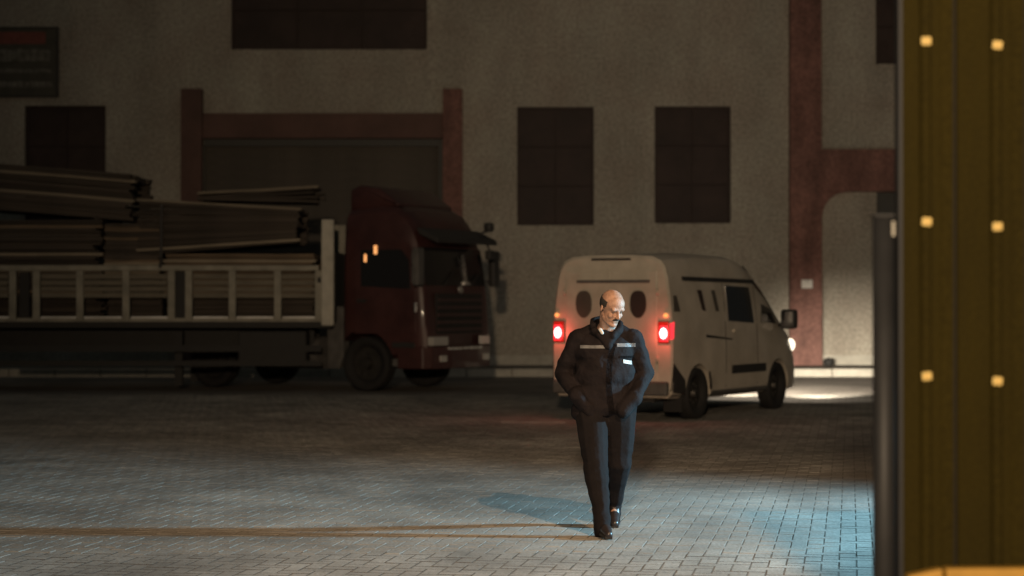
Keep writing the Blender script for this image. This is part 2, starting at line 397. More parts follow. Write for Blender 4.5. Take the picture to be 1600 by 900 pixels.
# ------------------------------------------------------------------ timber trailer
YT = 35.0
def tx(px): return (px-800)/85.714
def tz(py): return 1.64+(471-py)/85.714
tr = empty("flatbed_trailer", (-8, YT+1.25, 0), 0, "long flatbed trailer with pale drop side rails carrying stacked timber", "trailer")
def tb(name, x0, x1, y0, y1, z0, z1, m, parent=tr, bev=0): return box(name, x0+8, x1+8, y0-1.25, y1-1.25, z0, z1, m, parent, bev)
XE = -3.28; XS = -15.6
tb("bed", XS, XE, .03, 2.47, 1.16, 1.27, M['truckdark'])
for y in (.75, 1.6): tb("chassis_rail", XS+.2, XE-.4, y, y+.12, .82, 1.158, M['truckdark'])
for side, y0 in (('near', 0.0), ('far', 2.47)):
    sd = tb("drop_side", XS, XE-.02, y0, y0+.03, 1.27, 1.335, M['galv'])
    tb("top_rail", XS, XE-.24, y0-.035, y0+.06, 2.20, 2.30, M['galv'], sd, .012)
    zz = [2.09, 1.975, 1.86, 1.75]
    uprights = [28-84*4, 28-84*3-6, 28-84*2, 28-84, 20, 57, 125, 197, 268, 295, 363, 434, 498] if side == 'near' else [28-84*3, 28-84, 57, 197, 295, 434, 498]
    for px in uprights:
        x = tx(px); tb("side_post", x-.065, x+.065, y0-.03, y0+.055, 1.29, 2.20, M['galv'], sd, .01)
    for k, z in enumerate(zz):
        for a, b in ((XS+.02, tx(20)-.09), (tx(57)+.08, tx(268)-.08), (tx(295)+.08, XE-.25)):
            o = tb("side_board", a, b, y0+.005, y0+.028, z-.04, z+.048, M['boards'], sd)
            o.rotation_euler = (random.uniform(-.03, .03), 0, 0) if False else (0, random.uniform(-.0015, .0015), 0)
    for px in (38, 282):
        x = tx(px); tb("latch_post", x-.09, x+.09, y0+.01, y0+.06, 1.29, 2.18, M['truckdark'], sd)
    for a, b in ((-50, 15), (64, 119), (132, 190), (205, 262), (302, 356), (370, 427), (442, 492)) if side == 'near' else ():
        tb("reflector_strip", tx(a), tx(b), y0-.022, y0-.001, 1.335, 1.362, M['palestrip'], sd)  # white strips stand in for light caught along the bed floor edge
    # chains and gaps: floor edge
hb = tb("headboard", XE-.02, XE+.05, .05, 2.45, 1.27, 2.55, M['truckdark'])
tb("corner_post", XE-.19, XE+.035, -.06, .045, 1.2, tz(343), M['galvl'], tr, .015)
tb("corner_post", XE-.19, XE+.035, 2.45, 2.56, 1.2, tz(343), M['galv'], tr, .015)
tb("latch", XE-.26, XE-.20, -.07, -.03, 1.98, 2.08, M['truckdark'])
tb("side_guard", -9.4, XE-.2, .02, .06, .72, .84, M['truckdark'])
tb("side_guard", -9.4, XE-.2, .02, .06, .46, .56, M['truckdark'])
tb("tool_box", -5.0, -3.75, .03, .62, .48, 1.10, M['truckdark'], tr, .03)
tb("landing_leg", -6.2, -6.06, .3, .44, .1, 1.1, M['truckdark']); tb("landing_leg", -6.2, -6.06, 2.05, 2.19, .1, 1.1, M['truckdark'])
def wheel(parent, c, r, wdt, outer, name="wheel"):
    """axis along local y; outer = -1 if the visible face looks toward -y"""
    bm = bmesh.new(); prof = [(.60, 0), (.62, .3), (.9, .5), (.98, .42), (1, .3), (1, -.3), (.98, -.42), (.9, -.5), (.6, -.5)]
    seg = 28; ring = []
    for i in range(seg):
        a = 2*math.pi*i/seg
        ring.append([bm.verts.new((math.cos(a)*r*p, (q*wdt)*(outer), math.sin(a)*r*p)) for p, q in prof])
    for i in range(seg):
        for k in range(len(prof)-1):
            bm.faces.new((ring[i][k], ring[(i+1) % seg][k], ring[(i+1) % seg][k+1], ring[i][k+1]))
    w_ = bm_obj(name, bm, M['rubber'], parent, smooth=True, loc=c)
    bm = bmesh.new()
    add_cyl(bm, (0, -.4*wdt*outer, 0), (0, .12*wdt*outer, 0), r*.61, r*.61, 24)
    rm = bm_obj("rim", bm, M['rim'], w_)
    bm = bmesh.new(); add_cyl(bm, (0, .12*wdt*outer, 0), (0, .36*wdt*outer, 0), r*.22, r*.16, 16)
    for k in range(8):
        a = k*math.pi/4; bmesh.ops.create_cube(bm, size=r*.07, matrix=Matrix.Translation((math.cos(a)*r*.36, .13*wdt*outer, math.sin(a)*r*.36)))
    bm_obj("hub", bm, M['rim'], w_)
    return w_
for xx in (-13.6, -12.3, -11.0):
    wheel(tr, (xx+8, -1.25+.22, .5), .5, .36, -1); wheel(tr, (xx+8, 1.25-.22, .5), .5, .36, 1)
    cyl("axle", (xx+8, -1.0, .5), (xx+8, 1.0, .5), .07, M['truckdark'], tr)

# timber bundles
plank_cache = {}
def plank_mesh(L, d, t, mi):
    k = (round(L, 1), d, t, mi)
    if k not in plank_cache:
        bm = bmesh.new(); nseg = 4; rings = []
        L_ = k[0]
        rs = random.Random(hash(k) & 1023)
        for i in range(nseg+1):
            x = -L_/2+L_*i/nseg; dz = rs.uniform(-.006, .006)
            rings.append([bm.verts.new((x, sy*d/2, sz*t/2+dz)) for sy, sz in ((-1, -1), (1, -1), (1, 1), (-1, 1))])
        for i in range(nseg):
            for q in range(4): bm.faces.new((rings[i][q], rings[i][(q+1) % 4], rings[i+1][(q+1) % 4], rings[i+1][q]))
        bm.faces.new(rings[0]); bm.faces.new(rings[-1][::-1])
        bmesh.ops.recalc_face_normals(bm, faces=bm.faces)
        me = bpy.data.meshes.new("plank"); bm.to_mesh(me); bm.free(); me.materials.append(M['wood'][mi]); plank_cache[k] = me
    return plank_cache[k]
def bundle(label, x0, x1, y0, z0, layers, t, deep, slopes, seed, palerows=(), darkp=.6, jit=.015, group="timber bundles on the trailer"):
    """layers stacked up from z0; slopes(k) gives the tilt of layer k"""
    rs = random.Random(seed)
    root = empty("timber_bundle", ((x0+x1)/2, YT+y0, z0), 0, label, "timber", group)
    L = x1-x0; z = 0
    for k in range(layers):
        tilt = slopes(k)
        for c in range(deep):
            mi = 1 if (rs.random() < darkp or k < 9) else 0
            if k in palerows and c == 0: mi = 2
            if c > 0 and k < layers-2 and c < deep-1: continue
            l_ = L*rs.uniform(.965, 1.0)
            if k in palerows and c == 0: l_ = L
            o = bpy.data.objects.new("plank", plank_mesh(l_, .24 if c else .235, t, mi)); COL.objects.link(o); o.parent = root
            o.location = (rs.uniform(-1, 1)*(L-l_)/2 + rs.uniform(-jit, jit), .12+c*.25+(rs.uniform(-.035, .02)+(.30 if k < 9 and layers > 20 else 0) if c == 0 else 0)-(.02 if k in palerows and c == 0 else 0), z+t/2+rs.uniform(-.002, .002))
            o.rotation_euler = (rs.uniform(-.03, .03), tilt+rs.uniform(-.004, .004), rs.uniform(-.006, .006))
        z += t+.006
    return root, z
# left: bulky stack leaning down to the right
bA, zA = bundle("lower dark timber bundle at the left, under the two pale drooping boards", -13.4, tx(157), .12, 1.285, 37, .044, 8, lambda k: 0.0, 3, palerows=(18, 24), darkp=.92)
bA2, _ = bundle("upper left timber bundle with two pale edges drooping to the right", -11.6, tx(207), .14, 1.285+33*.05+.36, 15, .052, 8, lambda k: R(4.6), 5, palerows=(6, 12), darkp=.9)
for x in (-10.2, -7.6):
    o = box("timber_bearer", x-.05, x+.05, YT+.12, YT+2.2, zA+1.287, zA+1.287+.06+(.10 if x < -8 else 0), M['wood'][1])
    tag(o, "square timber bearer between the two left timber bundles, %s end" % ("left" if x < -8 else "right"), "timber")
# middle gap stack and right stacks
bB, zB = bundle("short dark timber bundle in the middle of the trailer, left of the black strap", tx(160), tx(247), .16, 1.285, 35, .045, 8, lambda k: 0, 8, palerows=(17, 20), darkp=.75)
bC, zC = bundle("lower brown timber bundle next to the trailer headboard", tx(254), tx(490), .10, 1.285, 24, .045, 8, lambda k: 0, 11, palerows=(21,), darkp=.12)
bD, _ = bundle("fanned timber bundle crossed by the black strap, its boards rising to the right", tx(212), tx(466), .12, 1.285+24*.051+.09, 10, .042, 7, lambda k: R(-4.2+.42*k), 13, palerows=(1,), darkp=.35)
bE, _ = bundle("top timber bundle of the right load, one long pale board along it", tx(214), tx(468), .10, 1.285+24*.051+.56, 8, .04, 7, lambda k: R(-.2+.5*k), 14, palerows=(7,), darkp=.6)
bF, _ = bundle("loose brown boards at the back of the load above the cab side", tx(290), tx(485), 1.3, 1.285+24*.051+1.02, 5, .042, 4, lambda k: R([1.5, -1.5, -3.5, -5.0, -3.0][k]), 19, palerows=(4,), darkp=.2, jit=.05)
# strap over the load
bm = bmesh.new()
prev = None
pth = [(YT-.045, 2.25), (YT+.02, 2.45), (YT+.055, 3.0), (YT+.06, 3.40)]
x = tx(251)
for (a, b), (c, d) in zip(pth, pth[1:]):
    add_cyl(bm, (x, a, b), (x+.01, c, d), .028, .028, 8)
o = bm_obj("load_strap", bm, M['blackplastic']); tag(o, "black strap hanging down the front of the right timber load", "strap")

# ------------------------------------------------------------------ red tractor unit
# local frame: +x forward, -y = near side, origin under the near front corner projected to centre
al = R(28)
P = Vector((-1.63, 34.5, 0)); fwd = Vector((math.cos(al), -math.sin(al), 0)); near = Vector((-math.sin(al), -math.cos(al), 0))
org = P - near*1.225
tk = empty("lorry_cab_unit", org, -al, "dark red cab over lorry turned towards the yard, coupled to the timber trailer", "lorry")
def loft(name, stations, prof, m, parent, smooth=True):
    """stations: (x, halfwidth, zb, zt); prof: (p,q) from bottom outer to top centre, mirrored"""
    bm = bmesh.new(); rings = []
    for (x, hw_, zb, zt) in stations:
        ring = [bm.verts.new((x, -hw_*p, zb+(zt-zb)*q)) for p, q in prof]
        ring += [bm.verts.new((x, hw_*p, zb+(zt-zb)*q)) for p, q in reversed(prof) if p > 0]
        rings.append(ring)
    n_ = len(rings[0])
    for a, b in zip(rings, rings[1:]):
        for i in range(n_): bm.faces.new((a[i], a[(i+1) % n_], b[(i+1) % n_], b[i]))
    bm.faces.new(rings[0]); bm.faces.new(rings[-1])
    o = bm_obj(name, bm, m, parent)
    return o
def auto_smooth(o, ang=35):
    bm = bmesh.new(); bm.from_mesh(o.data)
    for f in bm.faces: f.smooth = True
    for e in bm.edges:
        if len(e.link_faces) == 2 and e.calc_face_angle(0) > R(ang): e.smooth = False
    bm.to_mesh(o.data); bm.free()
cprof = [(.90, 0), (.985, .03), (1, .10), (1, .30), (.995, .55), (.975, .75), (.955, .88), (.92, .95), (.84, .985), (.6, 1.0), (0, 1.0)]
cst = [(-1.68, 1.17, .62, 3.28), (-1.62, 1.22, .60, 3.36), (-1.0, 1.225, .60, 3.42), (-.62, 1.225, .60, 3.40), (-.42, 1.225, .60, 3.28), (-.26, 1.225, .60, 3.08), (-.16, 1.22, .60, 2.84),
       (-.09, 1.215, .60, 2.62), (.0, 1.20, .58, 2.12), (.04, 1.18, .56, 1.86), (.08, 1.16, .52, 1.4), (.09, 1.12, .50, .62)]
cab = loft("cab", cst, cprof, M['truckred'], tk); auto_smooth(cab, 28)
# wheel arch in the cab
bm = bmesh.new(); add_cyl(bm, (-1.22, -1.4, .50), (-1.22, -.7, .50), .62, .62, 28); cut = bm_obj("cut", bm, None, tk)
bpy.context.view_layer.update(); boolean(cab, cut); auto_smooth(cab, 28)
# roof wind deflector: high at the back, dropping forward
df = prism("roof_deflector", [(-1.66, 3.30), (-1.66, 3.70), (-1.45, 3.79), (-1.05, 3.72), (-.62, 3.43), (-.60, 3.38)], -1.0, 1.0, M['truckred'], tk, bev=.05, seg=3); auto_smooth(df, 40)
sv = prism("sun_visor", [(-.16, 2.98), (.26, 2.80), (.30, 2.70), (.24, 2.70), (-.12, 2.86)], -1.12, 1.12, M['blackplastic'], tk, bev=.012)
# windscreen: sheet following the raked front, proud of it
bm = bmesh.new(); rows = [(-.075, 2.62), (-.035, 2.40), (.012, 2.13), (.035, 1.93)]
vr = []
for (xx, zz_) in rows:
    vr.append([bm.verts.new((xx+.025-.03*abs(t)**3, t*1.10, zz_)) for t in (-1, -.7, -.35, 0, .35, .7, 1)])
for a, b in zip(vr, vr[1:]):
    for i in range(6): bm.faces.new((a[i], a[i+1], b[i+1], b[i]))
r = bmesh.ops.extrude_face_region(bm, geom=bm.faces[:]); bmesh.ops.translate(bm, verts=[v for v in r['geom'] if isinstance(v, bmesh.types.BMVert)], vec=(-.05, 0, 0))
bm_obj("windscreen", bm, M['carglass'], tk)
for s in (-.55, .45):
    cyl("wiper", (.085, s, 1.93), (.065, s+.42, 2.20), .012, M['blackplastic'], tk, seg=6)
def side_panel(name, pts, y, m, parent, th_=.02, bev=0):
    return prism(name, pts, y-th_, y, m, parent, bev=bev)
for s in (-1, 1):
    yy = (-1.222, -1.20) if s < 0 else (1.20, 1.222)
    dr = prism("cab_door", [(-1.42, 1.05), (-1.42, 2.72), (-.30, 2.72), (-.14, 2.50), (-.12, 1.05)], yy[0]-.006*(s < 0), yy[1]+.006*(s > 0), M['truckred'], tk, bev=.008)
    prism("door_window", [(-1.28, 1.92), (-1.28, 2.58), (-.42, 2.58), (-.26, 2.40), (-.22, 1.86)], yy[0]-.012 if s < 0 else yy[1]+.002, yy[0]-.004 if s < 0 else yy[1]+.012, M['carglass'], dr)
    box("door_handle", -1.36, -1.16, (-1.25 if s < 0 else 1.225), (-1.226 if s < 0 else 1.25), 1.62, 1.68, M['blackplastic'], dr)
# steps, mudguard, bumper, grille, lamps
box("step", -.62, -.12, -1.22, -1.0, .46, .60, M['mudgrey'], tk, bev=.02)
box("step", -.62, -.14, -1.235, -1.20, .80, .90, M['blackplastic'], tk, bev=.01)
prism("fairing", [(-2.05, .40), (-2.05, 1.10), (-1.95, 1.55), (-1.70, 1.55), (-1.70, .62), (-1.80, .40)], -1.18, -.95, M['mudgrey'], tk, bev=.02)
bp_ = prism("bumper", [(-.50, -1.235), (.02, -1.225), (.15, -1.08), (.22, -.5), (.23, 0), (.22, .5), (.15, 1.08), (.02, 1.225), (-.50, 1.235), (-.50, 1.1), (0, 1.0), (0, -1.0), (-.50, -1.1)], .42, .82, M['truckred'], tk, bev=.02, axis='Z')
for s in (-1, 1):
    hl = prism("headlight", [(.06, s*1.16), (.155, s*1.05), (.215, s*.62), (.17, s*.60), (.05, s*1.10)], .84, 1.0, M['lens'], tk, bev=.01, axis='Z')
    box("fog_lamp", .19, .232, s*.80-.10, s*.80+.10, .55, .66, M['lens'], tk)
box("bumper_strip", .19, .236, -.62, .62, .76, .80, M['chrome'], tk)
gr = box("grille", .05, .105, -.85, .85, 1.05, 1.78, M['truckdark'], tk, bev=.01)
for k in range(5): box("grille_bar", .10, .135, -.83, .83, 1.10+k*.135, 1.15+k*.135, M['truckred'], gr, bev=.006)
em = cyl("emblem", (.13, 0, 1.86), (.10, 0, 1.86), .07, M['chrome'], tk)
# mirrors
for s in (-1, 1):
    mr_ = bmesh.new(); add_box(mr_, -.02, .12, s*1.42-.12, s*1.42+.12, 1.92, 2.60, .035)
    mo = bm_obj("mirror", mr_, M['mudgrey'] if s < 0 else M['blackplastic'], tk)
    for z in (2.02, 2.54): cyl("mirror_arm", (.0, s*1.19, z), (.05, s*1.40, z), .018, M['blackplastic'], mo, seg=8)
    box("mirror_glass", -.026, -.0205, s*1.42-.10, s*1.42+.10, 1.97, 2.55, M['chrome'], mo)
mo = bmesh.new(); add_box(mo, .26, .38, .66, .90, 2.42, 2.60, .03); mo = bm_obj("front_mirror", mo, M['blackplastic'], tk)
cyl("mirror_arm", (.20, .8, 2.76), (.31, .8, 2.58), .02, M['blackplastic'], mo, seg=8)
mo = bmesh.new(); add_box(mo, .0, .17, 1.06, 1.24, 2.96, 3.14, .05); mo = bm_obj("roof_lamp", mo, M['blackplastic'], tk)
cyl("lamp_bracket", (-.15, 1.05, 2.9), (.06, 1.14, 2.98), .022, M['blackplastic'], mo, seg=8)
# chrome strips added for a bright windscreen highlight; grab handle on the cab side
prism("pillar_trim", [(.070, 1.98), (.060, 2.06), (.005, 2.50), (.012, 2.42)], .22, .34, M['chrome'], tk)
box("pillar_trim", .055, .083, .22, .42, 1.95, 2.0, M['chrome'], tk)
box("grab_handle", -.13, -.075, -1.27, -1.235, 1.45, 1.62, M['chrome'], tk, bev=.01)
box("marker_lamp", -1.20, -1.155, -1.248, -1.236, 2.36, 2.50, M['amber2'], tk)  # glowing patches stand in for orange reflections on the cab window
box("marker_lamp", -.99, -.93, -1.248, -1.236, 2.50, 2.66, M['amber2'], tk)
bpy.context.view_layer.update()
for xx, s in ((-1.22, -1), (-1.22, 1), (-4.7, -1), (-4.7, 1)):
    wheel(tk, (xx, s*1.02, .5), .5, .32, s)
for s in (-.42, .42): box("chassis_rail", -5.4, -1.0, s-.05, s+.05, .62, .84, M['truckdark'], tk)
box("front_axle", -1.30, -1.14, -.9, .9, .42, .58, M['truckdark'], tk)
bm = bmesh.new(); add_cyl(bm, (-3.6, -.85, .68), (-2.3, -.85, .68), .30, .30, 20); bm_obj("fuel_tank", bm, M['mudgrey'], tk)
cyl("coupling_plate", (-4.5, 0, .85), (-4.5, 0, 1.0), .45, M['truckdark'], tk)

# ------------------------------------------------------------------ white van
tv = R(30)
vR = Vector((2.17, 26.0, 0)); vf = Vector((math.sin(tv), math.cos(tv), 0)); vr_ = Vector((math.cos(tv), -math.sin(tv), 0))
HW = .925
vo = vR - vr_*HW
van = empty("panel_van", vo, math.pi/2-tv, "dusty white high roof panel van seen from behind with red tail lamps lit", "van")
# local +x forward, -y = right side (towards the camera's right)
vprof = [(.90, 0), (.975, .03), (.995, .10), (1, .22), (1, .36), (.99, .45), (.985, .55), (.955, .70), (.915, .84), (.87, .915), (.80, .96), (.66, .988), (.4, .998), (0, 1.0)]
vst = [(0.0, .90, .34, 2.24), (.03, .925, .32, 2.28), (.5, .93, .30, 2.31), (1.2, .93, .28, 2.33), (1.9, .93, .28, 2.33), (2.3, .93, .28, 2.325), (2.65, .93, .28, 2.28), (3.0, .93, .28, 2.16),
       (3.4, .93, .28, 1.92), (3.8, .93, .28, 1.63), (4.12, .92, .28, 1.42), (4.22, .915, .28, 1.34), (4.45, .89, .28, 1.25), (4.62, .85, .28, 1.13), (4.74, .79, .28, .95), (4.80, .72, .30, .72), (4.80, .70, .34, .50)]
body = loft("body", vst, vprof, M['vanpaint'], van); auto_smooth(body, 30)
def vstat(x):
    for a, b in zip(vst, vst[1:]):
        if a[0] <= x <= b[0] and b[0] > a[0]:
            t = (x-a[0])/(b[0]-a[0]); return [a[i]+(b[i]-a[i])*t for i in range(1, 4)]
    return vst[-1][1:]
def vside(x, z):
    hw_, zb, zt = vstat(x); q = (z-zb)/(zt-zb)
    q = max(0, min(1, q))
    for (p0, q0), (p1, q1) in zip(vprof, vprof[1:]):
        if q0 <= q <= q1 and q1 > q0: return hw_*(p0+(p1-p0)*(q-q0)/(q1-q0))
    return 0
for xx in (.86, 3.78):
    bm = bmesh.new(); add_cyl(bm, (xx, -1.2, .34), (xx, -.62, .355), .425, .425, 32); cut = bm_obj("cut", bm, None, van); bpy.context.view_layer.update(); boolean(body, cut)
    bm = bmesh.new(); add_cyl(bm, (xx, 1.2, .34), (xx, .62, .355), .425, .425, 32); cut = bm_obj("cut", bm, None, van); bpy.context.view_layer.update(); boolean(body, cut)
auto_smooth(body, 30)
def on_side(name, pts, m, off=.006, s=-1, parent=van, n_=5, depth=.012):
    """polygon (x,z) 4 corners ordered: lower back, lower front, upper front, upper back, draped on the side"""
    bm = bmesh.new(); A, B, C_, D_ = [Vector(p) for p in pts]; g = []; g2 = []
    for j in range(n_+1):
        v = j/n_; row = []; row2 = []
        for i in range(n_+1):
            u = i/n_; p = (A*(1-u)+B*u)*(1-v)+(D_*(1-u)+C_*u)*v
            y = vside(p.x, p.y)
            row.append(bm.verts.new((p.x, s*(y+off), p.y))); row2.append(bm.verts.new((p.x, s*(y+off-depth), p.y)))
        g.append(row); g2.append(row2)
    for j in range(n_):
        for i in range(n_):
            bm.faces.new((g[j][i], g[j][i+1], g[j+1][i+1], g[j+1][i])); bm.faces.new((g2[j][i], g2[j+1][i], g2[j+1][i+1], g2[j][i+1]))
    for k in range(n_):
        bm.faces.new((g[0][k], g2[0][k], g2[0][k+1], g[0][k+1])); bm.faces.new((g[n_][k], g[n_][k+1], g2[n_][k+1], g2[n_][k]))
        bm.faces.new((g[k][0], g[k+1][0], g2[k+1][0], g2[k][0])); bm.faces.new((g[k][n_], g2[k][n_], g2[k+1][n_], g[k+1][n_]))
    return bm_obj(name, bm, m, parent)
for s in (-1, 1):
    on_side("door_window", [(1.90, 1.36), (2.84, 1.32), (2.76, 1.85), (1.89, 1.87)], M['carglass'], s=s, off=.008)
    on_side("quarter_window", [(3.14, 1.33), (3.86, 1.30), (3.66, 1.52), (3.22, 1.60)], M['carglass'], s=s, off=.008)
    on_side("pillar_trim", [(3.70, 1.535), (4.10, 1.28), (4.08, 1.36), (3.72, 1.60)], M['blackplastic'], s=s, off=.006)
    on_side("decal_stripe", [(1.02, 1.52), (1.14, 1.50), (1.05, 1.80), (.90, 1.80)], M['winframe'], s=s, off=.004)
    on_side("decal_stripe", [(1.48, 1.50), (1.60, 1.50), (1.50, 1.80), (1.38, 1.80)], M['shutter'], s=s, off=.004)
    on_side("rear_side_trim", [(.10, 1.50), (.30, 1.50), (.22, 1.72), (.12, 1.72)], M['shutter'], s=s, off=.004)
    on_side("roof_gutter", [(.45, 1.925), (3.05, 1.905), (3.02, 1.965), (.45, 1.985)], M['blackplastic'], s=s, off=.016, n_=8, depth=.02)
    on_side("windscreen_trim", [(2.98, 1.88), (3.86, 1.50), (3.84, 1.58), (3.02, 1.96)], M['carglass'], s=s, off=.010, n_=8, depth=.02)
    on_side("sliding_rail", [(1.12, 1.135), (2.02, 1.085), (2.02, 1.105), (1.12, 1.175)], M['blackplastic'], s=s, off=.006)
    on_side("side_moulding", [(2.00, .60), (3.25, .60), (3.25, .72), (2.00, .72)], M['blackplastic'], s=s, off=.018, depth=.02)
    on_side("sill", [(1.32, .30), (3.34, .30), (3.34, .38), (1.32, .38)], M['mudgrey'], s=s, off=.008)
    on_side("door_seam", [(1.80, .42), (1.815, .42), (1.80, 1.9), (1.785, 1.9)], M['winframe'], s=s, off=.0025, depth=.004)
    on_side("door_seam", [(2.96, .42), (2.975, .42), (2.96, 1.85), (2.945, 1.85)], M['winframe'], s=s, off=.0025, depth=.004)
    on_side("door_handle", [(2.06, 1.20), (2.24, 1.20), (2.24, 1.235), (2.06, 1.235)], M['vanpaint'], s=s, off=.03, depth=.03)
    on_side("bumper_corner", [(.005, .35), (.44, .35), (.40, .56), (.03, .80)], M['blackplastic'], s=s, off=.010, n_=6)  # its black also stands in for shadow on the lower rear quarter
    on_side("wheel_arch_trim", [(1.27, .40), (1.33, .40), (1.24, .66), (1.19, .64)], M['blackplastic'], s=s, off=.008)
    # mirror
    bm = bmesh.new(); add_box(bm, 3.82, 4.0, s*1.05-.12, s*1.05+.12, 1.22, 1.52, .045); mo = bm_obj("wing_mirror", bm, M['blackplastic'], van)
    cyl("mirror_arm", (3.90, s*.88, 1.28), (3.90, s*.98, 1.30), .03, M['blackplastic'], mo, seg=8)
    box("mirror_glass", 3.812, 3.8195, s*1.05-.09, s*1.05+.09, 1.25, 1.49, M['carglass'], mo)
    # tail lamp cluster: tall housing wrapping the rear corner
    tl = bmesh.new()
    for (x0, x1, y0, y1) in ((-.035, .0, .72, .895), ):
        add_box(tl, x0, x1, min(s*y0, s*y1), max(s*y0, s*y1), 1.07, 1.37, .015)
    tlo = bm_obj("tail_light", tl, M['redoff'], van)
    bm = bmesh.new(); add_box(bm, -.045, -.036, min(s*.76, s*.875), max(s*.76, s*.875), 1.10, 1.31, .003); bm_obj("lamp_lens", bm, M['tail'], tlo)
    bm = bmesh.new(); ellipsoid(bm, (-.05, s*.815, 1.205), (.018, .055, .075), sub=2); bm_obj("bulb_glow", bm, M['tailhot'], tlo, smooth=True)
    on_side("lamp_wrap", [(.0, 1.12), (.05, 1.14), (.08, 1.36), (.0, 1.34)], M['tail'], s=s, off=.007, parent=tlo)
    bm = bmesh.new(); ellipsoid(bm, (-.03, s*.84, 1.45), (.012, .035, .03), sub=2); bm_obj("indicator", bm, M['amber'], tlo, smooth=True)
    bmh = bmesh.new(); ellipsoid(bmh, (4.62, s*.785, .96), (.09, .07, .10), sub=3); bm_obj("headlight", bmh, M['head'], van, smooth=True)
# bonnet side highlight strip not needed; windscreen
bm = bmesh.new(); rows = [(2.97, 2.165), (3.4, 1.925), (3.8, 1.635), (4.10, 1.435)]; g = []
for (xx, zz_) in rows:
    g.append([bm.verts.new((xx, t*.70, zz_+.012-.014*t*t)) for t in (-1, -.5, 0, .5, 1)])
for a, b in zip(g, g[1:]):
    for i in range(4): bm.faces.new((a[i], a[i+1], b[i+1], b[i]))
r = bmesh.ops.extrude_face_region(bm, geom=bm.faces[:]); bmesh.ops.translate(bm, verts=[v for v in r['geom'] if isinstance(v, bmesh.types.BMVert)], vec=(0, 0, -.03))
bm_obj("windscreen", bm, M['carglass'], van)
# rear doors, windows, seam, lights, plate
rd = []
for s in (-1, 1):
    a, b = (s*.012, s*.70); d_ = box("rear_door", -.016, -.0005, min(a, b), max(a, b), .50, 2.05, M['vanpaint'], van, bev=.006); rd.append(d_)
    cyl("hinge", (-.03, s*.715, .80), (-.03, s*.715, .90), .018, M['vanpaint'], d_, seg=8)
    cyl("hinge", (-.03, s*.715, 1.72), (-.03, s*.715, 1.82), .018, M['vanpaint'], d_, seg=8)
    # rounded dark panel low in the door glass
    pts = []
    cy, cz, a_, b_ = s*.42, 1.60, .125, .19
    for k in range(20):
        t = 2*math.pi*k/20; ct, st_ = math.cos(t), math.sin(t)
        wdt = a_*(1.0 if st_ > 0 else 1-.35*abs(st_)**2)
        pts.append((cy+wdt*math.copysign(abs(ct)**.75, ct), cz+b_*math.copysign(abs(st_)**.8, st_)))
    prism("rear_window", pts, -.024, -.0165, M['shutter'] if s > 0 else M['winframe'], d_, axis='X')  # lighter colour of the left pane stands in for its reflection
box("handle_bar", -.05, -.017, -.60, .52, 1.895, 1.935, M['mudgrey'], van, bev=.008)
box("brake_light", -.03, .02, -.30, .30, 2.205, 2.235, M['blackplastic'], van, bev=.006)
box("plate_recess", -.022, -.0165, .15, .65, .78, .92, M['white'], van)
box("rear_bumper", -.09, .02, -.88, .88, .36, .55, M['mudgrey'], van, bev=.03)
box("mud_flap", .36, .38, -.90, -.62, .12, .46, M['rubber'], van)
box("underbody", .1, 4.6, -.60, .60, .26, .345, M['truckdark'], van)
for xx in (.86, 3.78):
    for s in (-1, 1): wheel(van, (xx, s*.815, .36), .36, .22, s)
    cyl("axle", (xx, -.7, .33), (xx, .7, .33), .05, M['truckdark'], van)
bpy.context.view_layer.update()
def v2w(p): return vo + vf*p[0] - vr_*p[1] + Vector((0, 0, p[2]))
# lamp light of the van itself
for s in (-1, 1):
    point("tail_lamp_glow", v2w((-.16, s*.815, 1.2)), 4.2, (1, .10, .07), .05)
    a = v2w((4.9, s*.66, .92)); spot("headlamp_beam", a, a+Vector((math.sin(R(17)), math.cos(R(17)), -math.sin(R(9.5)))), 7200, (1, .88, .70), 32, 1.0, .06)
    spot("headlamp_spill", a, a+vf*10+Vector((-2.0, 1.2, .2)), 160, (1, .86, .70), 112, .9, .06)

# ------------------------------------------------------------------ man walking
px0, py0 = .66, 13.75
man = empty("person", (px0, py0, 0), 0, "balding man in dark work jacket with reflective chest stripe walking with hands in pockets", "person")
V = Vector
hc = V((.045, -.17, 1.595)); hr = Matrix.Rotation(R(31), 3, 'Z') @ Matrix.Rotation(R(27), 3, 'X')
def H(x, y, z): return hc + hr @ V((x, y, z))
bm = bmesh.new()
# head
ellipsoid(bm, H(0, .012, .035), (.077, .096, .092), hr)
ellipsoid(bm, H(0, -.03, .045), (.068, .062, .065), hr)
ellipsoid(bm, H(0, -.030, -.042), (.059, .058, .078), hr)
ellipsoid(bm, H(0, -.066, -.098), (.030, .026, .024), hr)
capsule(bm, H(-.034, -.010, -.070), H(-.012, -.060, -.092), .032, .026); capsule(bm, H(.034, -.010, -.070), H(.012, -.060, -.092), .032, .026); ellipsoid(bm, H(0, .02, -.05), (.058, .06, .06), hr)
capsule(bm, H(-.038, -.078, .025), H(.038, -.078, .025), .0155, .0155)
capsule(bm, H(0, -.088, .014), H(0, -.112, -.026), .009, .013)
for s in (-1, 1):
    ellipsoid(bm, H(s*.011, -.100, -.030), (.009, .011, .008), hr, 2)
    ellipsoid(bm, H(s*.038, -.062, -.028), (.022, .022, .022), hr, 2)
    ellipsoid(bm, H(s*.078, .012, -.008), (.008, .019, .031), hr @ Matrix.Rotation(s*R(18), 3, 'Z'), 2)
    ellipsoid(bm, H(s*.031, -.068, .000), (.012, .011, .010), hr, 2)
capsule(bm, H(-.020, -.084, -.058), H(.020, -.084, -.058), .008, .008)
capsule(bm, H(-.017, -.083, -.070), H(.017, -.083, -.070), .008, .008)
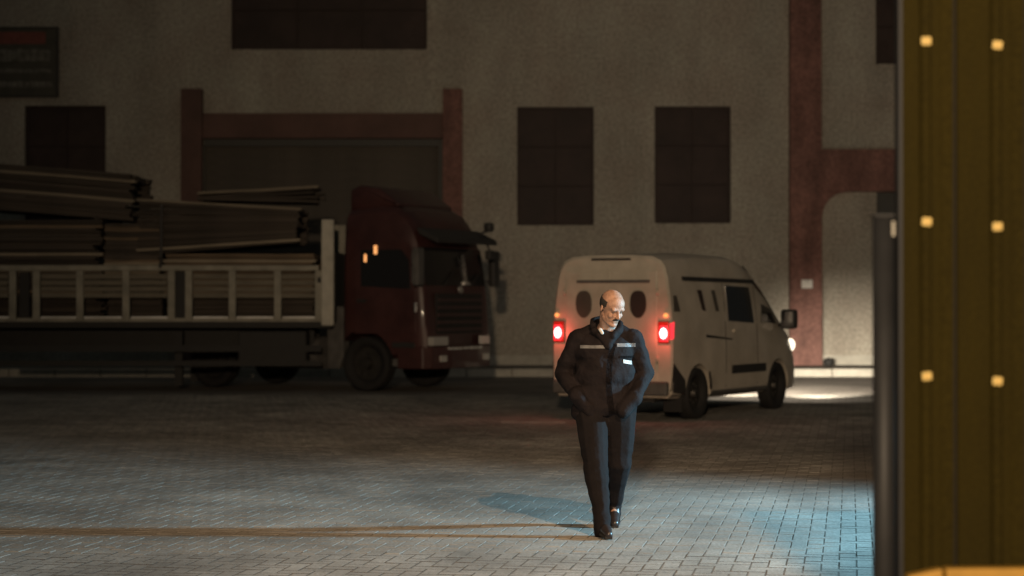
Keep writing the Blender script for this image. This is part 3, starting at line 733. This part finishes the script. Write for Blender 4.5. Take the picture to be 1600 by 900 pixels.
# neck, torso, limbs
neck = V((.02, -.06, 1.44))
capsule(bm, H(0, .03, -.06), neck, .056, .062)
shL, shR = V((-.178, .0, 1.375)), V((.197, -.01, 1.375))   # viewer-left / viewer-right shoulder
elL, elR = V((-.295, .09, 1.125)), V((.300, .07, 1.13))
wrL, wrR = V((-.205, -.080, .985)), V((.225, -.085, .985))
capsule(bm, neck, V((.01, -.01, 1.33)), .075, .12)
capsule(bm, shL, shR, .06, .06); ellipsoid(bm, (0.01, 0, 1.26), (.165, .11, .17)); ellipsoid(bm, (0, 0, 1.05), (.15, .105, .16)); ellipsoid(bm, (0, .01, .92), (.16, .11, .12))
for s, (sh, el, wr) in ((-1, (shL, elL, wrL)), (1, (shR, elR, wrR))):
    capsule(bm, sh, el, .052, .040); capsule(bm, el, wr, .041, .027)
    # hand: palm going down and in, four fingers curled in the pocket mouth, thumb outside
    pd = V((-s*.62, -.20, -.76)).normalized(); side = V((-s*.35, -.80, -.10)).normalized(); nrm = pd.cross(side)
    pc = wr+pd*.055
    for t in (-1, -.33, .33, 1): capsule(bm, wr+side*t*.010, wr+pd*.085+side*t*.030, .016, .0125, 1)
    for k, (t, ln) in enumerate(((-1, .062), (-.33, .074), (.33, .080), (1, .070))):
        b0 = wr+pd*.085+side*t*.031; b1 = b0+pd*ln*.5+nrm*(-s)*.012; b2 = b1+pd*ln*.45+nrm*(-s)*.026
        capsule(bm, b0, b1, .0095, .0088, 1); capsule(bm, b1, b2, .0088, .0075, 1)
    t0 = wr+pd*.030+side*.026; t1 = t0+side*.030+pd*.028; t2 = t1+side*.006+pd*.034
    capsule(bm, t0, t1, .013, .011, 1); capsule(bm, t1, t2, .011, .009, 1)
# legs: viewer-left leg forward, viewer-right leg trailing
hipL, hipR = V((-.098, .0, .90)), V((.108, .01, .90))
knL, knR = V((-.070, -.16, .49)), V((.112, .04, .49))
anL, anR = V((-.030, -.345, .10)), V((.085, .33, .145))
for hp, kn, an in ((hipL, knL, anL), (hipR, knR, anR)):
    capsule(bm, hp, kn, .088, .056); capsule(bm, kn, kn.lerp(an, .35), .054, .056); capsule(bm, kn.lerp(an, .35), an, .055, .036)
capsule(bm, anL, anL+V((.0, .01, -.04)), .036, .036); capsule(bm, anL+V((0, .0, -.05)), anL+V((.035, -.14, -.065)), .034, .026)
capsule(bm, anR, anR+V((0, -.14, -.10)), .034, .026)
remeshed("body", bm, .0048, 3, M['skin'], man)
# eyes
for s in (-1, 1):
    bm = bmesh.new(); ellipsoid(bm, H(s*.031, -.0735, .000), (.0095, .0085, .0055), hr, 2); bm_obj("eye", bm, M['eye'], man, smooth=True)
    bm = bmesh.new(); capsule(bm, H(s*.017, -.090, .023), H(s*.046, -.079, .026), .0042, .0035, 1); bm_obj("eyebrow", bm, M['hair'], man, smooth=True)
# hair fringe round the sides and back
bm = bmesh.new(); bmesh.ops.create_uvsphere(bm, u_segments=48, v_segments=30, radius=1)
dead = []
for f in bm.faces:
    c = f.calc_center_median()
    y, z, x = c.y, c.z, c.x
    if z > .34+.10*noise.noise(c*4) or y < -.34-.25*z or z < -.66 or (z < -.28 and y < .05): dead.append(f)
bmesh.ops.delete(bm, geom=dead, context='FACES')
for v in bm.verts:
    k = 1+.02*noise.noise(v.co*14); v.co = H(v.co.x*.0815*k, .012+v.co.y*.101*k, .030+v.co.z*.097*k)
r = bmesh.ops.solidify(bm, geom=bm.faces[:], thickness=.006)
bm_obj("hair", bm, M['hair'], man, smooth=True)
bm = bmesh.new(); capsule(bm, H(-.024, -.088, -.053), H(0, -.098, -.045), .0055, .0085, 1); capsule(bm, H(.024, -.088, -.053), H(0, -.098, -.045), .0055, .0085, 1)
bm_obj("moustache", bm, M['hair'], man, smooth=True)
# shirt collar
bm = bmesh.new(); capsule(bm, V((-.035, -.135, 1.440)), V((-.020, -.155, 1.415)), .014, .012, 2); capsule(bm, V((.03, -.10, 1.42)), V((.005, -.140, 1.39)), .013, .012, 2)
remeshed("shirt", bm, .006, 2, M['shirt'], man)
# jacket
def fold(c):
    return .013*noise.noise(V((c.x*9, c.y*9, c.z*5)))+.010*noise.noise(V((c.x*7+c.z*6, c.y*5, c.z*17)))-.006*abs(noise.noise(V((c.x*12, c.y*12, c.z*9))))
bm = bmesh.new()
capsule(bm, V((-.165, .01, 1.375)), V((.02, .0, 1.435)), .072, .088); capsule(bm, V((.185, .0, 1.372)), V((.02, .0, 1.435)), .070, .088)
capsule(bm, V((-.02, .03, 1.465)), V((.05, .02, 1.465)), .060, .055)
ellipsoid(bm, (.0, .0, 1.29), (.225, .145, .17)); ellipsoid(bm, (.0, -.005, 1.13), (.222, .152, .20)); ellipsoid(bm, (-.005, 0, .97), (.225, .155, .16))
ellipsoid(bm, (-.01, .0, .88), (.222, .152, .085)); ellipsoid(bm, (-.090, -.005, .84), (.150, .140, .085))
for s, (sh, el, wr) in ((-1, (shL, elL, wrL)), (1, (shR, elR, wrR))):
    capsule(bm, sh, el+V((s*.0, 0, 0)), .078, .066); capsule(bm, el, wr.lerp(el, .02), .066, .050)
    pd = V((-s*.62, -.20, -.76)).normalized(); capsule(bm, wr+pd*(.01 if s < 0 else .045)+V((0, -.005, 0)), wr+pd*.155, .066, .062)
jk = remeshed("jacket", bm, .0075, 4, M['jacket'], man, fold)
# collar, front edge, pocket flaps as raised strips on the jacket
bm = bmesh.new()
cpts = [(-.082, -.060, 1.468), (-.075, .03, 1.500), (-.01, .085, 1.515), (.07, .07, 1.505), (.112, .0, 1.480), (.108, -.07, 1.448), (.055, -.140, 1.395)]
for a, b in zip(cpts, cpts[1:]): capsule(bm, V(a), V(b), .026, .026, 2)
capsule(bm, V((.105, -.07, 1.435)), V((.03, -.14, 1.35)), .03, .028, 2); capsule(bm, V((-.075, -.09, 1.43)), V((.01, -.14, 1.35)), .028, .028, 2); capsule(bm, V((.005, -.10, 1.400)), V((.02, -.135, 1.33)), .052, .038, 2)
capsule(bm, V((-.085, -.055, 1.455)), V((-.045, -.135, 1.40)), .024, .02, 2)
remeshed("collar", bm, .006, 3, M['jacket'], jk)
# surface sampling for stripes
from mathutils.bvhtree import BVHTree
bv = BVHTree.FromPolygons([v.co for v in jk.data.vertices], [p.vertices[:] for p in jk.data.polygons])
def front_y(x, z):
    h = bv.ray_cast(V((x, -1, z)), V((0, 1, 0)))
    return h[0] if h[0] else None
def strip(name, path, hgt, m, parent, off=.004, tilt=0):
    bm = bmesh.new(); rows = []
    for (x, z) in path:
        a = front_y(x, z+hgt/2); b = front_y(x+tilt, z-hgt/2)
        if a is None or b is None: continue
        rows.append((bm.verts.new(a+V((0, -off, 0))), bm.verts.new(b+V((0, -off, 0)))))
    for (a, b), (c, d) in zip(rows, rows[1:]): bm.faces.new((a, b, d, c))
    bmesh.ops.solidify(bm, geom=bm.faces[:], thickness=.002)
    return bm_obj(name, bm, m, parent)
nn = 20
strip("reflective_stripe", [(-.175+.215*i/nn, 1.318) for i in range(nn+1)], .022, M['reflect'], jk)
strip("reflective_stripe", [(.085+.135*i/nn, 1.330) for i in range(nn+1)], .026, M['reflect'], jk)
strip("pocket_badge", [(.130+.065*i/8, 1.215-.012*i/8) for i in range(9)], .026, M['white'], jk, .005)
strip("pocket_flap", [(.105+.11*i/8, 1.245) for i in range(9)], .016, M['trousers'], jk, .004)
def strip_v(name, pts, wdt, m, parent, off=.004):
    bm = bmesh.new(); rows = []
    for (x, z) in pts:
        a = front_y(x-wdt/2, z); b = front_y(x+wdt/2, z)
        if a is not None and b is not None: rows.append((bm.verts.new(a+V((0, -off, 0))), bm.verts.new(b+V((0, -off, 0)))))
    for (a, b), (c, d) in zip(rows, rows[1:]): bm.faces.new((a, b, d, c))
    bmesh.ops.solidify(bm, geom=bm.faces[:], thickness=.003)
    return bm_obj(name, bm, m, parent)
strip_v("front_placket", [(.052-.030*math.sin(i/24*3.0), 1.34-.50*i/24) for i in range(25)], .034, M['jacket'], jk, .006)
strip_v("zip", [(.073-.030*math.sin(i/24*3.0), 1.34-.50*i/24) for i in range(25)], .006, M['trousers'], jk, .008)
strip("hem_band", [(-.19+.22*i/nn, .812) for i in range(nn+1)], .030, M['jacket'], jk, .006)
# cuffs
for el, wr in ((elL, wrL), (elR, wrR)):
    d = (wr-el).normalized(); bm = bmesh.new(); capsule(bm, wr-d*.030, wr-d*.012, .044, .040, 2); remeshed("cuff", bm, .006, 2, M['jacket'], jk)
# trousers
bm = bmesh.new()
ellipsoid(bm, (0, .01, .90), (.175, .125, .11))
for hp, kn, an in ((hipL, knL, anL), (hipR, knR, anR)):
    capsule(bm, hp, kn, .132, .092); capsule(bm, kn, an+V((0, .008, .01)), .092, .058); capsule(bm, an+V((0, .01, .03)), an+V((0, -.012, -.060)), .062, .060); capsule(bm, an, an+V((0, -.03, -.055)), .06, .055)
def tfold(c): return .007*noise.noise(V((c.x*8, c.y*6, c.z*6)))+.006*noise.noise(V((c.x*4, c.y*4, c.z*22)))*(1 if c.z < .6 else .4)
remeshed("trousers", bm, .007, 3, M['trousers'], man, tfold)
# shoes
def shoe(an, toe, heel_up):
    bm = bmesh.new()
    heel = an+V((0, .03, -.055)); ball = an+toe*.62; tip = an+toe
    capsule(bm, heel, ball, .038, .040); capsule(bm, ball, tip, .040, .028); capsule(bm, an+V((0, .01, -.02)), heel, .042, .040)
    o = remeshed("shoe", bm, .0055, 3, M['leather'], man)
    bm = bmesh.new()
    pts_ = [heel+V((0, .03, -.030)), ball+V((0, 0, -.035)), tip+V((0, -.018, -.024))]
    ws = [.034, .044, .024]; ring = []
    for p, w_ in zip(pts_, ws): ring.append([bm.verts.new(p+V((s*w_, 0, dz))) for s, dz in ((-1, -.008), (1, -.008), (1, .010), (-1, .010))])
    for a, b in zip(ring, ring[1:]):
        for i in range(4): bm.faces.new((a[i], a[(i+1) % 4], b[(i+1) % 4], b[i]))
    bm.faces.new(ring[0]); bm.faces.new(ring[-1])
    bm_obj("sole", bm, M['rubber'], o)
    if not heel_up: return
    bm = bmesh.new(); capsule(bm, an+V((0, .0, .01)), an+V((0, -.045, -.06)), .054, .048)
    remeshed("sock", bm, .006, 2, M['leather'], man)
shoe(anL, V((.035, -.19, -.062)), 0)
shoe(anR, V((.0, -.165, -.112)), .05)

# ------------------------------------------------------------------ canopy added out of view to shade the paving
cn = empty("gate_canopy", (2.492, 6.6, 5.0), 0, "dark steel canopy sheet above the ochre door leaf, shading the paving beside it", "canopy")
box("canopy_sheet", 0, 2.6, 0, 1.30, 0, .03, M['door'], cn)
for x in (.0, 1.25, 2.55): box("canopy_rib", x, x+.05, 0, 1.28, -.05, -.001, M['post'], cn)

# ------------------------------------------------------------------ ochre door leaf close on the right
YD = 6.4
lf = empty("sliding_door_leaf", (1.30, YD, 0), 0, "tall dark ochre metal clad door leaf with yellow fastener caps at the right edge", "door")
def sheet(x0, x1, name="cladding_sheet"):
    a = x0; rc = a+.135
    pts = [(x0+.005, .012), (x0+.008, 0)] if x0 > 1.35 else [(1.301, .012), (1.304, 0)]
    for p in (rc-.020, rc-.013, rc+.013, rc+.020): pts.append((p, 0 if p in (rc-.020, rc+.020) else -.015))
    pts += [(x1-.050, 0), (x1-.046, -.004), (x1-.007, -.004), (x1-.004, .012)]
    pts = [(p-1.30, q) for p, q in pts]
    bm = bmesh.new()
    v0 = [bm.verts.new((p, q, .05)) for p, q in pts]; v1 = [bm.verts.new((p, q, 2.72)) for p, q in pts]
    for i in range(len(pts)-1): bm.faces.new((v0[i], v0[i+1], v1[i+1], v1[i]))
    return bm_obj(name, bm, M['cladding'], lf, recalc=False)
seams = [1.243, 1.478, 1.713, 1.948, 2.183, 2.418]
for a, b in zip(seams, seams[1:]):
    sheet(a, b)
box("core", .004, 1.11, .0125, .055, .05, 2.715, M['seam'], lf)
box("edge_trim", -.012, 0.0, -.012, .058, .05, 2.72, M['post'], lf)
capm = None
for a in seams[:-1]:
    for z in (2.506, 1.902, 1.388, .58):
        if capm is None:
            bm = bmesh.new(); add_box(bm, -.016, .016, -.009, 0, -.014, .014, .004); capm = bm_obj("fastener_cap", bm, M['cap'], lf, loc=(a+.135-1.30, -.015, z))
            bm = bmesh.new(); add_cyl(bm, (0, -.009, 0), (0, -.0125, 0), .006, .005, 8); h_ = bm_obj("screw_head", bm, M['orange'], capm)
        else:
            c = copy_part(capm, lf, (a+.135-1.30+random.uniform(-.002, .002), -.015, z+random.uniform(-.004, .004)-(.01 if a > 1.4 else 0)))
            c.rotation_euler = (0, random.uniform(-.12, .12), 0); hcpy = h_.copy(); COL.objects.link(hcpy); hcpy.parent = c
# dark steel post in front of the door edge
ps = empty("door_post", (1.262, 6.50, 0), 0, "dark steel post with pale vertical glints beside the ochre door leaf", "post")
cyl("post", (-.004, 0, 0), (-.004, 0, 1.925), .037, M['post'], ps, seg=24)
cyl("tube", (.036, .02, 0), (.036, .02, 1.93), .008, M['post'], ps, seg=16)
box("base_plate", -.08, .035, -.08, .08, 0, .012, M['post'], ps)
box("post_cap", -.041, .030, -.034, .034, 1.926, 1.934, M['post'], ps)
box("latch", .018, .030, -.035, -.018, 1.86, 1.91, M['galvl'], ps)
# orange rail across the foot of the leaf
rl = empty("guard_rail", (1.30, 6.22, 0), 0, "orange yellow guard rail crossing the foot of the ochre door leaf", "rail")
x1_ = (1472-800)/3000*6.22-1.30
prism("rail_end", [(-.035, .70), (-.02, .755), (x1_-.006, .778), (x1_-.002, .70)], -.03, .03, M['orange'], rl, bev=.004)
prism("rail_beam", [(x1_+.010, .70), (x1_+.004, .779), (1.0, .783), (1.0, .70)], -.03, .03, M['orange'], rl, bev=.004)
box("rail_core", .0, 1.0, -.02, .02, .68, .698, M['blackplastic'], rl)
for x in (.12, .85): box("rail_post", x, x+.06, -.03, .03, 0, .679, M['orange'], rl)
